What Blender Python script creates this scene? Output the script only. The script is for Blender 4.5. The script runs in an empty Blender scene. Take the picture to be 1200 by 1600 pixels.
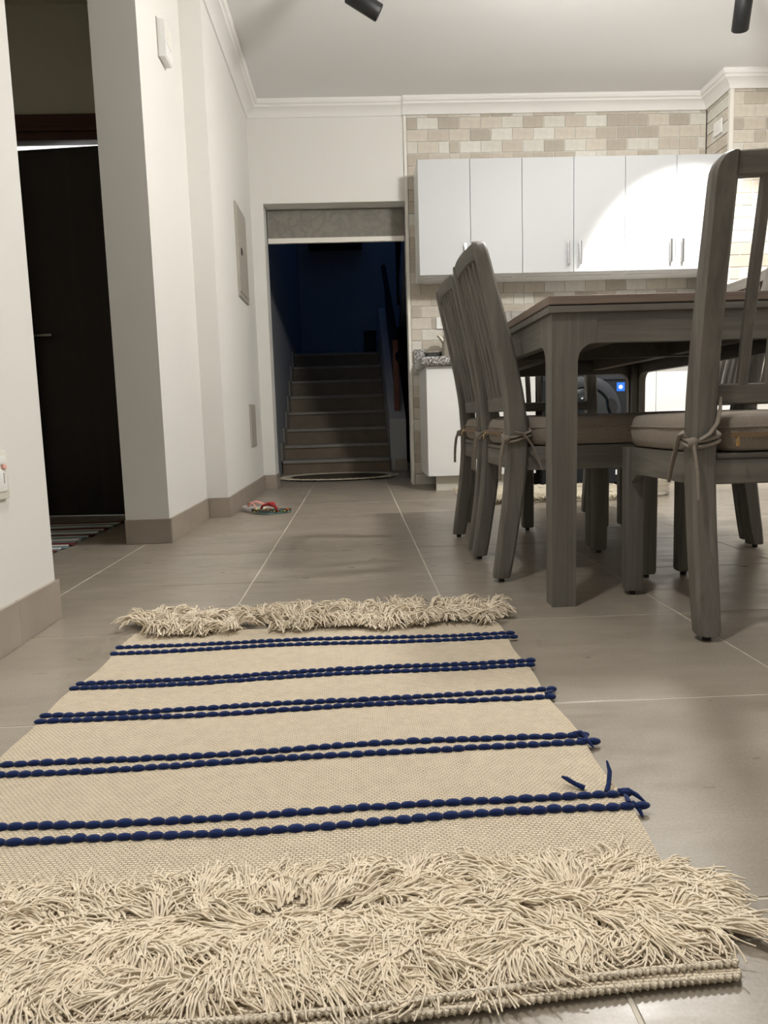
import bpy, bmesh, math, random
import numpy as np
from mathutils import Vector, Matrix

random.seed(7)
RNG = np.random.default_rng(11)
scene = bpy.context.scene
COL = scene.collection
PI = math.pi

# ------------------------------------------------------------------ camera
FPX = 1170.0
pitch, roll, yaw, CAMH = math.radians(7.2), math.atan(.0303), math.radians(1.9), .477
fw = Vector((math.sin(yaw)*math.cos(pitch), math.cos(yaw)*math.cos(pitch), -math.sin(pitch)))
r0 = Vector((math.cos(yaw), -math.sin(yaw), 0)); u0 = r0.cross(fw)
rt = r0*math.cos(roll) - u0*math.sin(roll)
up = u0*math.cos(roll) + r0*math.sin(roll)
cd = bpy.data.cameras.new('camera'); cam = bpy.data.objects.new('camera', cd); COL.objects.link(cam)
cd.sensor_fit = 'VERTICAL'; cd.sensor_height = 36; cd.sensor_width = 27; cd.lens = FPX/1600*36
cd.clip_start = .02; cd.clip_end = 100
M = Matrix(((rt.x, up.x, -fw.x, 0), (rt.y, up.y, -fw.y, 0), (rt.z, up.z, -fw.z, CAMH), (0, 0, 0, 1)))
cam.matrix_world = M
scene.camera = cam

# ------------------------------------------------------------------ world (night sky) and exposure
w = bpy.data.worlds.new('night'); scene.world = w; w.use_nodes = True
bg = w.node_tree.nodes['Background']
bg.inputs[0].default_value = (.09, .23, .62, 1); bg.inputs[1].default_value = .26
vs = scene.view_settings
vs.view_transform = 'Standard'; vs.look = 'None'; vs.gamma = 1; vs.exposure = 0.06
vs.use_curve_mapping = False

WARM = (1.0, .972, .925)
LAMPS = [  # position of the lens, aim, power, cone degrees, blend, label
    ((.175, 3.78, 2.36), (1.03, 3.90, 1.90), 20, 110, .8, 'black cylindrical ceiling spotlight left of centre, tilted right'),
    ((1.95, 3.88, 2.31), (2.28, 4.95, 1.10), 180, 68, .30, 'black cylindrical ceiling spotlight above the kitchen, aimed at the cabinets'),
    ((-.15, 1.0, 2.36), (-.05, 1.03, 0.), 96, 104, 1., 'black cylindrical ceiling spotlight above the striped rug'),
    ((1.95, -.60, 2.36), (1.6, -.5, 0.), 22, 140, 1., 'added black cylindrical ceiling spotlight, unseen behind the camera'),  # unseen lamp, added as extra light from behind the camera
]
ADDED_GLOBES = [((1.15, 2.74, 2.12), 118, 'added white globe light, out of view above the dining table'),  # made-up globes out of view, added to raise the room's brightness
          ((2.3, .3, 2.25), 10, 'added white globe light, out of view right of the camera')]

# ------------------------------------------------------------------ node materials
def mat(name):
    m = bpy.data.materials.new(name); m.use_nodes = True
    nt = m.node_tree; return m, nt, nt.nodes['Principled BSDF'], nt.nodes.new, nt.links.new

def plain(name, col, rough=.5, spec=.5, metal=0, bump=0, bscale=60, var=0, vscale=6):
    m, nt, b, N, L = mat(name)
    b.inputs['Base Color'].default_value = (*col, 1); b.inputs['Roughness'].default_value = rough
    b.inputs['Specular IOR Level'].default_value = spec; b.inputs['Metallic'].default_value = metal
    tc = N('ShaderNodeTexCoord')
    if var:
        n = N('ShaderNodeTexNoise'); n.inputs['Scale'].default_value = vscale; n.inputs['Detail'].default_value = 5
        L(tc.outputs['Object'], n.inputs['Vector'])
        r = N('ShaderNodeMapRange'); r.inputs[1].default_value = .3; r.inputs[2].default_value = .7
        r.inputs[3].default_value = 1-var; r.inputs[4].default_value = 1+var
        L(n.outputs['Fac'], r.inputs[0])
        v = N('ShaderNodeVectorMath'); v.operation = 'SCALE'; v.inputs[0].default_value = col
        L(r.outputs[0], v.inputs['Scale']); L(v.outputs[0], b.inputs['Base Color'])
    if bump:
        n = N('ShaderNodeTexNoise'); n.inputs['Scale'].default_value = bscale; n.inputs['Detail'].default_value = 4
        L(tc.outputs['Object'], n.inputs['Vector'])
        bp = N('ShaderNodeBump'); bp.inputs['Strength'].default_value = bump; bp.inputs['Distance'].default_value = .002
        L(n.outputs['Fac'], bp.inputs['Height']); L(bp.outputs[0], b.inputs['Normal'])
    return m

def wood(name, axis, c1, c2, rough=.5, dens=1., bump=.25):
    """painted/stained timber with a grain running along one axis"""
    m, nt, b, N, L = mat(name)
    tc = N('ShaderNodeTexCoord'); mp = N('ShaderNodeMapping')
    s = [38*dens, 38*dens, 38*dens]; s[axis] = 1.6*dens; mp.inputs['Scale'].default_value = s
    L(tc.outputs['Object'], mp.inputs['Vector'])
    oi = N('ShaderNodeObjectInfo'); ad = N('ShaderNodeVectorMath'); ad.operation = 'ADD'
    L(mp.outputs[0], ad.inputs[0]); L(oi.outputs['Random'], ad.inputs[1])
    n = N('ShaderNodeTexNoise'); n.inputs['Scale'].default_value = 1; n.inputs['Detail'].default_value = 7
    n.inputs['Roughness'].default_value = .65; n.inputs['Distortion'].default_value = 1.2
    L(ad.outputs[0], n.inputs['Vector'])
    n2 = N('ShaderNodeTexNoise'); n2.inputs['Scale'].default_value = 5; n2.inputs['Detail'].default_value = 3
    L(tc.outputs['Object'], n2.inputs['Vector'])
    mx = N('ShaderNodeMath'); mx.operation = 'MULTIPLY_ADD'; mx.inputs[1].default_value = .75
    L(n.outputs['Fac'], mx.inputs[0])
    m2 = N('ShaderNodeMath'); m2.operation = 'MULTIPLY'; m2.inputs[1].default_value = .25
    L(n2.outputs['Fac'], m2.inputs[0]); L(m2.outputs[0], mx.inputs[2])
    r = N('ShaderNodeValToRGB'); r.color_ramp.elements[0].position = .3; r.color_ramp.elements[1].position = .68
    r.color_ramp.elements[0].color = (*c1, 1); r.color_ramp.elements[1].color = (*c2, 1)
    L(mx.outputs[0], r.inputs['Fac']); L(r.outputs['Color'], b.inputs['Base Color'])
    bp = N('ShaderNodeBump'); bp.inputs['Strength'].default_value = bump; bp.inputs['Distance'].default_value = .001
    L(n.outputs['Fac'], bp.inputs['Height']); L(bp.outputs[0], b.inputs['Normal'])
    b.inputs['Roughness'].default_value = rough; b.inputs['Specular IOR Level'].default_value = .4
    return m

def floor_tile(name):
    m, nt, b, N, L = mat(name)
    ge = N('ShaderNodeNewGeometry')
    mp = N('ShaderNodeMapping'); mp.inputs['Scale'].default_value = (1.1, 3.2, 1); L(ge.outputs['Position'], mp.inputs['Vector'])
    n = N('ShaderNodeTexNoise'); n.inputs['Scale'].default_value = 2.2; n.inputs['Detail'].default_value = 8
    n.inputs['Roughness'].default_value = .6; n.inputs['Distortion'].default_value = .3; L(mp.outputs[0], n.inputs['Vector'])
    f = N('ShaderNodeTexNoise'); f.inputs['Scale'].default_value = 260; f.inputs['Detail'].default_value = 3; L(ge.outputs['Position'], f.inputs['Vector'])
    r = N('ShaderNodeValToRGB'); r.color_ramp.elements[0].position = .3; r.color_ramp.elements[1].position = .72
    r.color_ramp.elements[0].color = (.262, .226, .180, 1); r.color_ramp.elements[1].color = (.345, .302, .245, 1)
    L(n.outputs['Fac'], r.inputs['Fac'])
    mr = N('ShaderNodeMapRange'); mr.inputs[1].default_value = .3; mr.inputs[2].default_value = .7; mr.inputs[3].default_value = .88; mr.inputs[4].default_value = 1.1
    L(f.outputs['Fac'], mr.inputs[0])
    v = N('ShaderNodeVectorMath'); v.operation = 'SCALE'; L(r.outputs['Color'], v.inputs[0]); L(mr.outputs[0], v.inputs['Scale'])
    L(v.outputs[0], b.inputs['Base Color'])
    w_ = N('ShaderNodeTexNoise'); w_.inputs['Scale'].default_value = 9; w_.inputs['Detail'].default_value = 5; L(mp.outputs[0], w_.inputs['Vector'])
    rr = N('ShaderNodeMapRange'); rr.inputs[1].default_value = .3; rr.inputs[2].default_value = .7; rr.inputs[3].default_value = .27; rr.inputs[4].default_value = .42
    L(w_.outputs['Fac'], rr.inputs[0]); L(rr.outputs[0], b.inputs['Roughness'])
    bp = N('ShaderNodeBump'); bp.inputs['Strength'].default_value = .05; bp.inputs['Distance'].default_value = .004
    L(w_.outputs['Fac'], bp.inputs['Height']); L(bp.outputs[0], b.inputs['Normal'])
    b.inputs['Specular IOR Level'].default_value = .5
    return m

def weave(name, col, dark, sx=.0062, sy=.0034, strength=.8):
    """flat-woven cotton: offset rows of stitches"""
    m, nt, b, N, L = mat(name)
    ge = N('ShaderNodeNewGeometry')
    nz = N('ShaderNodeTexNoise'); nz.inputs['Scale'].default_value = 14; nz.inputs['Detail'].default_value = 4; L(ge.outputs['Position'], nz.inputs['Vector'])
    sc = N('ShaderNodeVectorMath'); sc.operation = 'MULTIPLY_ADD'
    L(nz.outputs['Color'], sc.inputs[0]); sc.inputs[1].default_value = (.006, .006, 0); L(ge.outputs['Position'], sc.inputs[2])
    bt = N('ShaderNodeTexBrick'); bt.inputs['Scale'].default_value = 1; bt.inputs['Brick Width'].default_value = sx; bt.inputs['Row Height'].default_value = sy
    bt.inputs['Mortar Size'].default_value = sy*.24; bt.inputs['Mortar Smooth'].default_value = .9; bt.offset = .5
    L(sc.outputs[0], bt.inputs['Vector'])
    f = N('ShaderNodeTexNoise'); f.inputs['Scale'].default_value = 420; f.inputs['Detail'].default_value = 2; L(ge.outputs['Position'], f.inputs['Vector'])
    big = N('ShaderNodeTexNoise'); big.inputs['Scale'].default_value = 60; big.inputs['Detail'].default_value = 5; L(ge.outputs['Position'], big.inputs['Vector'])
    mx = N('ShaderNodeMix'); mx.data_type = 'RGBA'; mx.inputs['A'].default_value = (*col, 1); mx.inputs['B'].default_value = (*dark, 1)
    mm = N('ShaderNodeMath'); mm.operation = 'MULTIPLY'; L(bt.outputs['Fac'], mm.inputs[0]); L(big.outputs['Fac'], mm.inputs[1])
    L(mm.outputs[0], mx.inputs['Factor'])
    mr = N('ShaderNodeMapRange'); mr.inputs[1].default_value = .3; mr.inputs[2].default_value = .7; mr.inputs[3].default_value = .9; mr.inputs[4].default_value = 1.07
    L(f.outputs['Fac'], mr.inputs[0])
    v = N('ShaderNodeVectorMath'); v.operation = 'SCALE'; L(mx.outputs['Result'], v.inputs[0]); L(mr.outputs[0], v.inputs['Scale'])
    L(v.outputs[0], b.inputs['Base Color'])
    h = N('ShaderNodeMath'); h.operation = 'MULTIPLY_ADD'; h.inputs[1].default_value = -1; L(bt.outputs['Fac'], h.inputs[0]); L(f.outputs['Fac'], h.inputs[2])
    bp = N('ShaderNodeBump'); bp.inputs['Strength'].default_value = strength; bp.inputs['Distance'].default_value = .0016
    L(h.outputs[0], bp.inputs['Height']); L(bp.outputs[0], b.inputs['Normal'])
    b.inputs['Roughness'].default_value = .95; b.inputs['Specular IOR Level'].default_value = .1
    b.inputs['Sheen Weight'].default_value = .15
    return m

def yarn(name, c1, c2, axis=0, strength=.7, freq=900):
    m, nt, b, N, L = mat(name)
    tc = N('ShaderNodeTexCoord'); mp = N('ShaderNodeMapping')
    s = [freq]*3; s[axis] = freq*.12; mp.inputs['Scale'].default_value = s; L(tc.outputs['Object'], mp.inputs['Vector'])
    n = N('ShaderNodeTexNoise'); n.inputs['Scale'].default_value = 1; n.inputs['Detail'].default_value = 3; L(mp.outputs[0], n.inputs['Vector'])
    r = N('ShaderNodeValToRGB'); r.color_ramp.elements[0].position = .3; r.color_ramp.elements[1].position = .75
    r.color_ramp.elements[0].color = (*c1, 1); r.color_ramp.elements[1].color = (*c2, 1)
    L(n.outputs['Fac'], r.inputs['Fac']); L(r.outputs['Color'], b.inputs['Base Color'])
    bp = N('ShaderNodeBump'); bp.inputs['Strength'].default_value = strength; bp.inputs['Distance'].default_value = .0008
    L(n.outputs['Fac'], bp.inputs['Height']); L(bp.outputs[0], b.inputs['Normal'])
    b.inputs['Roughness'].default_value = .9; b.inputs['Specular IOR Level'].default_value = .15
    b.inputs['Sheen Weight'].default_value = .2
    return m

def granite(name):
    m, nt, b, N, L = mat(name)
    tc = N('ShaderNodeTexCoord')
    v = N('ShaderNodeTexVoronoi'); v.inputs['Scale'].default_value = 170; L(tc.outputs['Object'], v.inputs['Vector'])
    n = N('ShaderNodeTexNoise'); n.inputs['Scale'].default_value = 90; n.inputs['Detail'].default_value = 6; L(tc.outputs['Object'], n.inputs['Vector'])
    mx = N('ShaderNodeMix'); mx.data_type = 'RGBA'; mx.inputs['Factor'].default_value = .6
    L(v.outputs['Color'], mx.inputs['A']); L(n.outputs['Color'], mx.inputs['B'])
    bw = N('ShaderNodeRGBToBW'); L(mx.outputs['Result'], bw.inputs[0])
    r = N('ShaderNodeValToRGB'); e = r.color_ramp.elements
    e[0].position = .36; e[0].color = (.03, .03, .032, 1); e[1].position = .62; e[1].color = (.62, .60, .57, 1)
    k = r.color_ramp.elements.new(.48); k.color = (.25, .245, .24, 1)
    L(bw.outputs[0], r.inputs['Fac']); L(r.outputs['Color'], b.inputs['Base Color']); b.inputs['Roughness'].default_value = .18
    return m

def emit(name, col, s):
    m, nt, b, N, L = mat(name)
    b.inputs['Base Color'].default_value = (0, 0, 0, 1); b.inputs['Emission Color'].default_value = (*col, 1); b.inputs['Emission Strength'].default_value = s
    return m

MT = {
    'wall': plain('wall_paint', (.75, .738, .70), .75, .25, bump=.12, bscale=140, var=.015, vscale=2),
    'ceil': plain('ceiling_paint', (.80, .80, .795), .8, .2, bump=.08, bscale=90),
    'crown': plain('crown_plaster', (.82, .81, .78), .55, .3),
    'tile': floor_tile('taupe_porcelain'),
    'skirt': plain('taupe_skirting_tile', (.34, .29, .24), .4, .5, var=.08, vscale=9),
    'grout': plain('pale_grout', (.62, .575, .49), .9, .1, var=.12, vscale=12),
    'bgrout': plain('brick_grout', (.76, .74, .69), .9, .1),
    'wx': wood('grey_oak_x', 0, (.100, .092, .079), (.205, .190, .166)),
    'wy': wood('grey_oak_y', 1, (.100, .092, .079), (.205, .190, .166)),
    'wz': wood('grey_oak_z', 2, (.100, .092, .079), (.205, .190, .166)),
    'top': wood('brown_oak_top', 0, (.16, .118, .095), (.27, .205, .165), .42),
    'under': wood('table_underside', 1, (.12, .10, .08), (.19, .155, .125), .6),
    'cush': weave('taupe_linen', (.34, .29, .24), (.20, .17, .14), .0016, .0012, .5),
    'tie': yarn('taupe_tie', (.20, .17, .14), (.30, .26, .215), 2, .3),
    'zip': plain('zip_tape', (.20, .13, .075), .6, .4),
    'brass': plain('brass_pull', (.75, .52, .25), .25, .5, 1),
    'black': plain('black_plastic', (.012, .012, .012), .45, .4),
    'lamp': plain('lamp_black', (.010, .010, .010), .5, .4),
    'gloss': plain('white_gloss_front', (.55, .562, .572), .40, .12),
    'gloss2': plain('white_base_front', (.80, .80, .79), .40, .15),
    'carc': plain('white_carcass', (.78, .78, .77), .45, .4),
    'plinth': plain('aluminium_plinth', (.66, .63, .56), .5, .4),
    'steel': plain('brushed_steel', (.42, .42, .42), .25, .5, 1),
    'granite': granite('grey_granite'),
    'wm': plain('anthracite_enamel', (.013, .0145, .0175), .5, .25),
    'wm2': plain('anthracite_ring', (.026, .028, .034), .45, .3),
    'glass': plain('smoked_door_glass', (.006, .010, .013), .06, .7),
    'blue': plain('blue_sticker', (.02, .16, .75), .4, .4),
    'white': plain('white_print', (.85, .85, .85), .5, .4),
    'plate': plain('ivory_plastic', (.78, .75, .68), .35, .5),
    'plate2': plain('white_plastic', (.84, .84, .82), .3, .5),
    'pink': plain('pink_indicator', (.85, .48, .42), .4, .4),
    'panel': plain('grey_enamel_panel', (.40, .37, .32), .45, .5),
    'blind': weave('grey_blind_fabric', (.26, .245, .215), (.18, .168, .15), .004, .003, .4),
    'door': wood('dark_door', 2, (.010, .006, .004), (.026, .015, .010), .45, .6, .15),
    'frame': wood('mahogany_frame', 0, (.045, .012, .008), (.075, .020, .013), .45),
    'hall': plain('hall_paint', (.56, .53, .44), .8, .2),
    'cream': weave('cream_cotton_weave', (.86, .735, .555), (.22, .155, .09), .0066, .0038, 1.),
    'hem': weave('cream_cotton_hem', (.80, .71, .57), (.50, .42, .32), .0075, .0042, .6),
    'strand': yarn('cream_cotton_strand', (.79, .68, .52), (.90, .80, .645), 0, .2, 60),
    'navy': yarn('navy_wool', (.004, .012, .058), (.012, .034, .150), 0, .9, 1100),
    'shag': yarn('cream_shag', (.60, .52, .38), (.80, .73, .58), 0, .2, 60),
    'dkyarn': plain('dark_yarn', (.05, .045, .04), .9, .1),
    'brownmat': plain('brown_mat', (.085, .066, .045), .9, .1, bump=.6, bscale=300, var=.2, vscale=60),
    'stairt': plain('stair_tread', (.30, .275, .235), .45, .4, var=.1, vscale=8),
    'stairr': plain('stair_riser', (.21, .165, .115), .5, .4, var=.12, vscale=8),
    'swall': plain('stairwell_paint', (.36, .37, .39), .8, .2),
    'iron': plain('black_iron', (.006, .006, .007), .5, .4),
    'redwood': wood('red_brown_wood', 2, (.13, .04, .022), (.21, .07, .04), .5),
    'void': plain('unlit_void_black', (.012, .012, .013), .8, .2),  # near-black colour stands in for the unlit void under the stairs
    'sole': plain('teal_rubber', (.17, .30, .29), .7, .3),
    'soled': plain('dark_rubber', (.06, .065, .06), .8, .2, bump=.4, bscale=400),
    'red': plain('red_strap', (.40, .02, .025), .4, .5),
    'yellow': plain('yellow_print', (.75, .62, .08), .5, .4),
    'green': plain('green_print', (.12, .34, .12), .5, .4),
    'orange': plain('orange_print', (.60, .16, .05), .5, .4),
    'pale': plain('pale_grey_rubber', (.52, .50, .50), .6, .4),
    'salmon': plain('salmon_strap', (.72, .34, .29), .5, .4),
    'kettle': plain('satin_grey_metal', (.42, .38, .33), .35, .5, .6),
    'pot': plain('speckled_dark_enamel', (.06, .065, .065), .3, .5, var=.6, vscale=120),
    'clear': None,
    'mW': plain('mat_white', (.68, .66, .60), .95, .1, bump=.6, bscale=400),
    'mB': plain('mat_slate', (.19, .25, .28), .95, .1, bump=.6, bscale=400),
    'mR': plain('mat_maroon', (.13, .035, .035), .95, .1, bump=.6, bscale=400),
    'backroom': plain('bright_room_paint', (.85, .85, .83), .8, .2),
}
m_, nt_, b_, N_, L_ = mat('clear_ribbed_plastic')
b_.inputs['Base Color'].default_value = (.86, .82, .74, 1); b_.inputs['Roughness'].default_value = .12
b_.inputs['Transmission Weight'].default_value = .75; b_.inputs['IOR'].default_value = 1.25
MT['clear'] = m_
BR = [plain('brick_%d' % i, c, .5, .4, bump=.25, bscale=120, var=.07, vscale=30) for i, c in enumerate(
    [(.60, .55, .47), (.48, .43, .355), (.64, .615, .55), (.54, .485, .41), (.68, .66, .60), (.44, .395, .33)])]

# ------------------------------------------------------------------ mesh helpers
class MB:
    def __init__(s): s.v = []; s.f = []
    def add(s, v, f):
        o = len(s.v); s.v += [tuple(p) for p in v]; s.f += [tuple(i+o for i in q) for q in f]; return s
    def box(s, x0, x1, y0, y1, z0, z1, c=0.):
        if c <= 0:
            v = [(x0,y0,z0),(x1,y0,z0),(x1,y1,z0),(x0,y1,z0),(x0,y0,z1),(x1,y0,z1),(x1,y1,z1),(x0,y1,z1)]
            return s.add(v, [(3,2,1,0),(4,5,6,7),(0,1,5,4),(1,2,6,5),(2,3,7,6),(3,0,4,7)])
        c = min(c, (x1-x0)*.45, (y1-y0)*.45, (z1-z0)*.45)
        bm = bmesh.new(); bmesh.ops.create_cube(bm, size=1)
        for p in bm.verts: p.co = ((x0+x1)/2+p.co.x*(x1-x0), (y0+y1)/2+p.co.y*(y1-y0), (z0+z1)/2+p.co.z*(z1-z0))
        bmesh.ops.bevel(bm, geom=bm.edges[:], offset=c, segments=2, profile=.6, affect='EDGES')
        bm.verts.index_update(); s.add([p.co[:] for p in bm.verts], [[q.index for q in f.verts] for f in bm.faces]); bm.free(); return s
    def prism(s, poly, axis, a, b):
        """polygon in the two remaining axes, extruded from a to b along axis"""
        n = len(poly); area = sum(poly[i][0]*poly[(i+1)%n][1]-poly[(i+1)%n][0]*poly[i][1] for i in range(n))
        if area < 0: poly = poly[::-1]
        def P(u, t, k): return ((k,u,t),(t,k,u),(u,t,k))[axis]
        # axis 0: (y,z)  axis 1: (z,x)  axis 2: (x,y)
        v = [P(u,t,a) for u,t in poly]+[P(u,t,b) for u,t in poly]
        f = [tuple(range(n-1,-1,-1)), tuple(range(n,2*n))]+[(i,(i+1)%n,n+(i+1)%n,n+i) for i in range(n)]
        return s.add(v, f)
    def loft(s, rings, caps=True, closed=True):
        n = len(rings[0]); v = [p for r in rings for p in r]; f = []
        for k in range(len(rings)-1):
            for i in range(n if closed else n-1):
                j = (i+1) % n; f.append((k*n+i, k*n+j, (k+1)*n+j, (k+1)*n+i))
        if caps: f += [tuple(range(n-1,-1,-1)), tuple(range((len(rings)-1)*n, len(rings)*n))]
        return s.add(v, f)
    def lathe(s, prof, c=(0,0,0), seg=24, axis=2):
        rings = []
        for r, h in prof:
            ring = []
            for i in range(seg):
                a = 2*PI*i/seg; p = (r*math.cos(a), r*math.sin(a), h)
                p = (p, (p[2],p[0],p[1]), (p[0],p[2],p[1]), p)[(3,1,2)[0] if axis == 2 else (1 if axis == 0 else 2)]
                ring.append((c[0]+p[0], c[1]+p[1], c[2]+p[2]))
            if axis == 1: ring = ring[::-1]
            rings.append(ring)
        return s.loft(rings)
    def tube(s, pts, r, seg=8, flat=1., ups=None):
        pts = [Vector(p) for p in pts]; rings = []; prev = None
        for i, p in enumerate(pts):
            t = (pts[min(i+1,len(pts)-1)]-pts[max(i-1,0)]).normalized()
            if prev is None: prev = Vector((0,0,1)) if abs(t.z) < .9 else Vector((1,0,0))
            a = (prev - t*prev.dot(t)).normalized(); b = t.cross(a); prev = a
            rr = r[i] if isinstance(r, (list, tuple)) else r
            rings.append([p + a*rr*flat*math.sin(2*PI*k/seg) + b*rr*math.cos(2*PI*k/seg) for k in range(seg)])
        return s.loft(rings)
    def xf(s, mtx, start=0):
        s.v[start:] = [tuple(mtx @ Vector(p)) for p in s.v[start:]]; return s
    def mesh(s, name, m, smooth=None):
        me = bpy.data.meshes.new(name); me.from_pydata(s.v, [], s.f)
        if m: me.materials.append(m)
        if smooth is not None:
            me.polygons.foreach_set('use_smooth', [True]*len(me.polygons)); me.set_sharp_from_angle(angle=math.radians(smooth))
        me.update(); return me
    def build(s, name, m, parent=None, smooth=None):
        return link(name, s.mesh(name, m, smooth), parent)

def link(name, me, parent=None, loc=None, rz=None):
    o = bpy.data.objects.new(name, me); COL.objects.link(o)
    if parent is not None: o.parent = parent
    if loc is not None: o.location = loc
    if rz is not None: o.rotation_euler = (0, 0, rz)
    return o

def tag(o, label=None, cat=None, group=None, kind=None):
    if label: o['label'] = label
    if cat: o['category'] = cat
    if group: o['group'] = group
    if kind: o['kind'] = kind
    return o

def thing(name, label, cat, loc=(0,0,0), rz=0, group=None):
    return tag(link(name, None, None, loc, rz), label, cat, group)

def struct(name, mb, m, smooth=None):
    return tag(mb.build(name, m, None, smooth), kind='structure')

def copy_tree(o, parent=None):
    c = o.copy(); COL.objects.link(c); c.parent = parent
    for ch in list(o.children): copy_tree(ch, c)
    return c

def B(*a, **k): return MB().box(*a, **k)

# ------------------------------------------------------------------ room shell
WY = 5.28; CZ = 2.56; XL = -.757; XP = -.651; XO0, XO1, ZO = -.576, .386, 1.925
XK, YK = 2.437, 4.95
floor = struct('floor', B(-2.4, 3.8, -3.2, 10.2, -.12, -.0010), MT['grout'])
GX, GY, G0, G1 = .5345, .5125, -.327, 1.178
tm = MB().box(.0021, GX-.0021, .0021, GY-.0021, -.012, 0, c=.0008).mesh('tile', MT['tile'])
for i in range(-4, 8):
    for j in range(-8, 11):
        x, y = G0+GX*i, G1+GY*j
        if y+GY > 5.9 and (x < -1.0 or x > .9): continue
        link('tile', tm, floor, (x, y, 0))

struct('ceiling', B(-1.0, 3.8, -3.2, WY, CZ, CZ+.1), MT['ceil'])
struct('ceiling_hall', B(-2.4, -1.0, -.5, 4.0, 2.53, CZ+.1), MT['hall'])
wl = struct('wall_left', B(-.91, XL-.008, -3.2, 1.862, 0, CZ), MT['wall'])
struct('wall_left_column', B(-.94, XL-.008, 3.02, 3.79, 0, CZ), MT['wall'])
struct('wall_left_rear', B(-.94, XP-.008, 3.79, WY+.2, 0, CZ), MT['wall'])
# rear wall with the stair opening
struct('wall_rear', MB().box(XP-.008, XO0, WY, WY+.2, 0, CZ).box(XO0, XO1, WY, WY+.2, ZO, CZ).box(XO1, 2.9, WY+.012, WY+.2, 0, CZ), MT['wall'])
struct('wall_right', B(3.6, 3.7, -3.2, YK, 0, CZ), MT['wall'])
struct('wall_behind_camera', B(-2.4, 3.8, -3.3, -3.2, 0, CZ), MT['wall'])
# hall behind the left opening
struct('wall_hall_door', MB().box(-2.4, -1.70, 4.0, 4.12, 0, 2.53).box(-1.70, -1.215, 4.0, 4.12, 1.92, 2.53).box(-1.215, -.94, 4.0, 4.12, 0, 2.53), MT['hall'])
struct('wall_hall_side', B(-2.5, -2.4, -.5, 6.2, 0, 2.53), MT['hall'])
struct('wall_hall_near', B(-2.4, -.91, -.6, -.5, 0, 2.53), MT['hall'])
struct('wall_back_room', MB().box(-2.4, -.94, 5.6, 5.7, 0, 2.53).box(-2.4, -.94, 4.12, 5.6, 2.53, 2.6), MT['backroom'])
pl = bpy.data.lights.new('room_bulb', 'POINT'); pl.energy = 45; pl.shadow_soft_size = .08; pl.color = (.95, .97, 1)
lo = bpy.data.objects.new('room_bulb', pl); COL.objects.link(lo); lo.location = (-1.6, 4.9, 2.3)

# kitchen brick wall + return + side wall
wk = struct('wall_kitchen', B(XO1+.012, XK, WY-.002, WY+.05, 0, CZ), MT['bgrout'])
wr = struct('wall_kitchen_return', B(XK+.008, XK+.06, YK+.01, WY+.05, 0, CZ), MT['bgrout'])
ws = struct('wall_kitchen_side', B(XK+.008, 3.6, YK, WY+.05, 0, CZ), MT['bgrout'])
BW, BH, BT = .1425, .0768, .0065
bcache = {}
def brick_mesh(wd, k, h=BH):
    key = (round(wd, 3), k, round(h, 3))
    if key not in bcache:
        bcache[key] = MB().box(.0022, wd-.0022, -BT, .002, .0022, h-.0022, c=.0035).mesh('brick', BR[k])
    return bcache[key]
def lay(wall, x0, x1, z0, z1, y, keep, rz=0, seed=0):
    rnd = random.Random(seed); row = 0; z = z1-.022
    rows = [(z1-.024, .024)]
    while z > z0:
        z -= BH; rows.append((z, BH))
    for row, (z, h) in enumerate(rows):
        x = x0 - (BW/2 if row % 2 else 0)
        while x < x1-.004:
            a, b = max(x, x0), min(x+BW, x1); cuts = [(a, b)]
            if b-a > .1 and rnd.random() < .07: cuts = [(a, (a+b)/2), ((a+b)/2, b)]
            for a, b in cuts:
                if b-a > .012 and keep(a, b, z, z+h):
                    k = rnd.choices(range(6), (5, 3, 4, 4, 3, 2))[0]
                    loc = (a, y, z) if rz == 0 else (y, x0+x1-a if rz < 0 else a, z)
                    link('brick', brick_mesh(b-a, k, h), wall, loc, rz)
            x += BW
hid = lambda a, b, z, t: not ((a > .465 and z > 1.385 and t < 2.075) or (a > .465 and t < .86))
lay(wk, XO1+.014, XK, .0, 2.475, WY-.002, hid, 0, 3)
lay(wr, YK+.012, WY-.01, .0, 2.475, XK+.008, lambda a, b, z, t: z > 2.0, -PI/2, 4)
lay(ws, XK+.02, 3.15, .6, 2.475, YK, lambda a, b, z, t: True, 0, 5)
struct('trim_1', B(XO1-.006, XO1+.014, WY-.016, WY, 0, 2.47, c=.003), MT['plate'])
struct('trim_2', B(XK-.006, XK+.020, YK-.016, YK+.012, 0, 2.47, c=.003), MT['plate'])

# crown moulding
CP = [(0, 2.468), (.008, 2.468), (.012, 2.476), (.018, 2.486), (.030, 2.500), (.048, 2.512), (.062, 2.518), (.066, 2.528), (.078, 2.534), (.085, 2.545), (.085, CZ), (0, CZ)]
def crown(name, p0, p1, nrm, m0=0, m1=0):
    """profile swept from p0 to p1, mitred by m0/m1 (offset grows with the projection)"""
    d = Vector((p1[0]-p0[0], p1[1]-p0[1], 0)).normalized(); n = Vector((*nrm, 0))
    R0 = [Vector((*p0, z)) + n*q + d*(q*m0) for q, z in CP]; R1 = [Vector((*p1, z)) + n*q - d*(q*m1) for q, z in CP]
    struct(name, MB().loft([R0, R1]), MT['crown'], 25)
crown('trim_3', (XL-.008, 3.02), (XL-.008, 3.79), (1, 0))
crown('trim_4', (XP-.008, 3.79), (XP-.008, WY), (1, 0), -1, 1)
crown('trim_5', (XP-.008, WY), (XO1-.002, WY), (0, -1), 1, 0)
crown('trim_6', (XO1-.012, WY-.014), (XK+.008, WY-.014), (0, -1), 0, 1)
crown('trim_7', (XK-.004, WY-.014), (XK-.004, YK-.012), (-1, 0), 1, -1)
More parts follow.
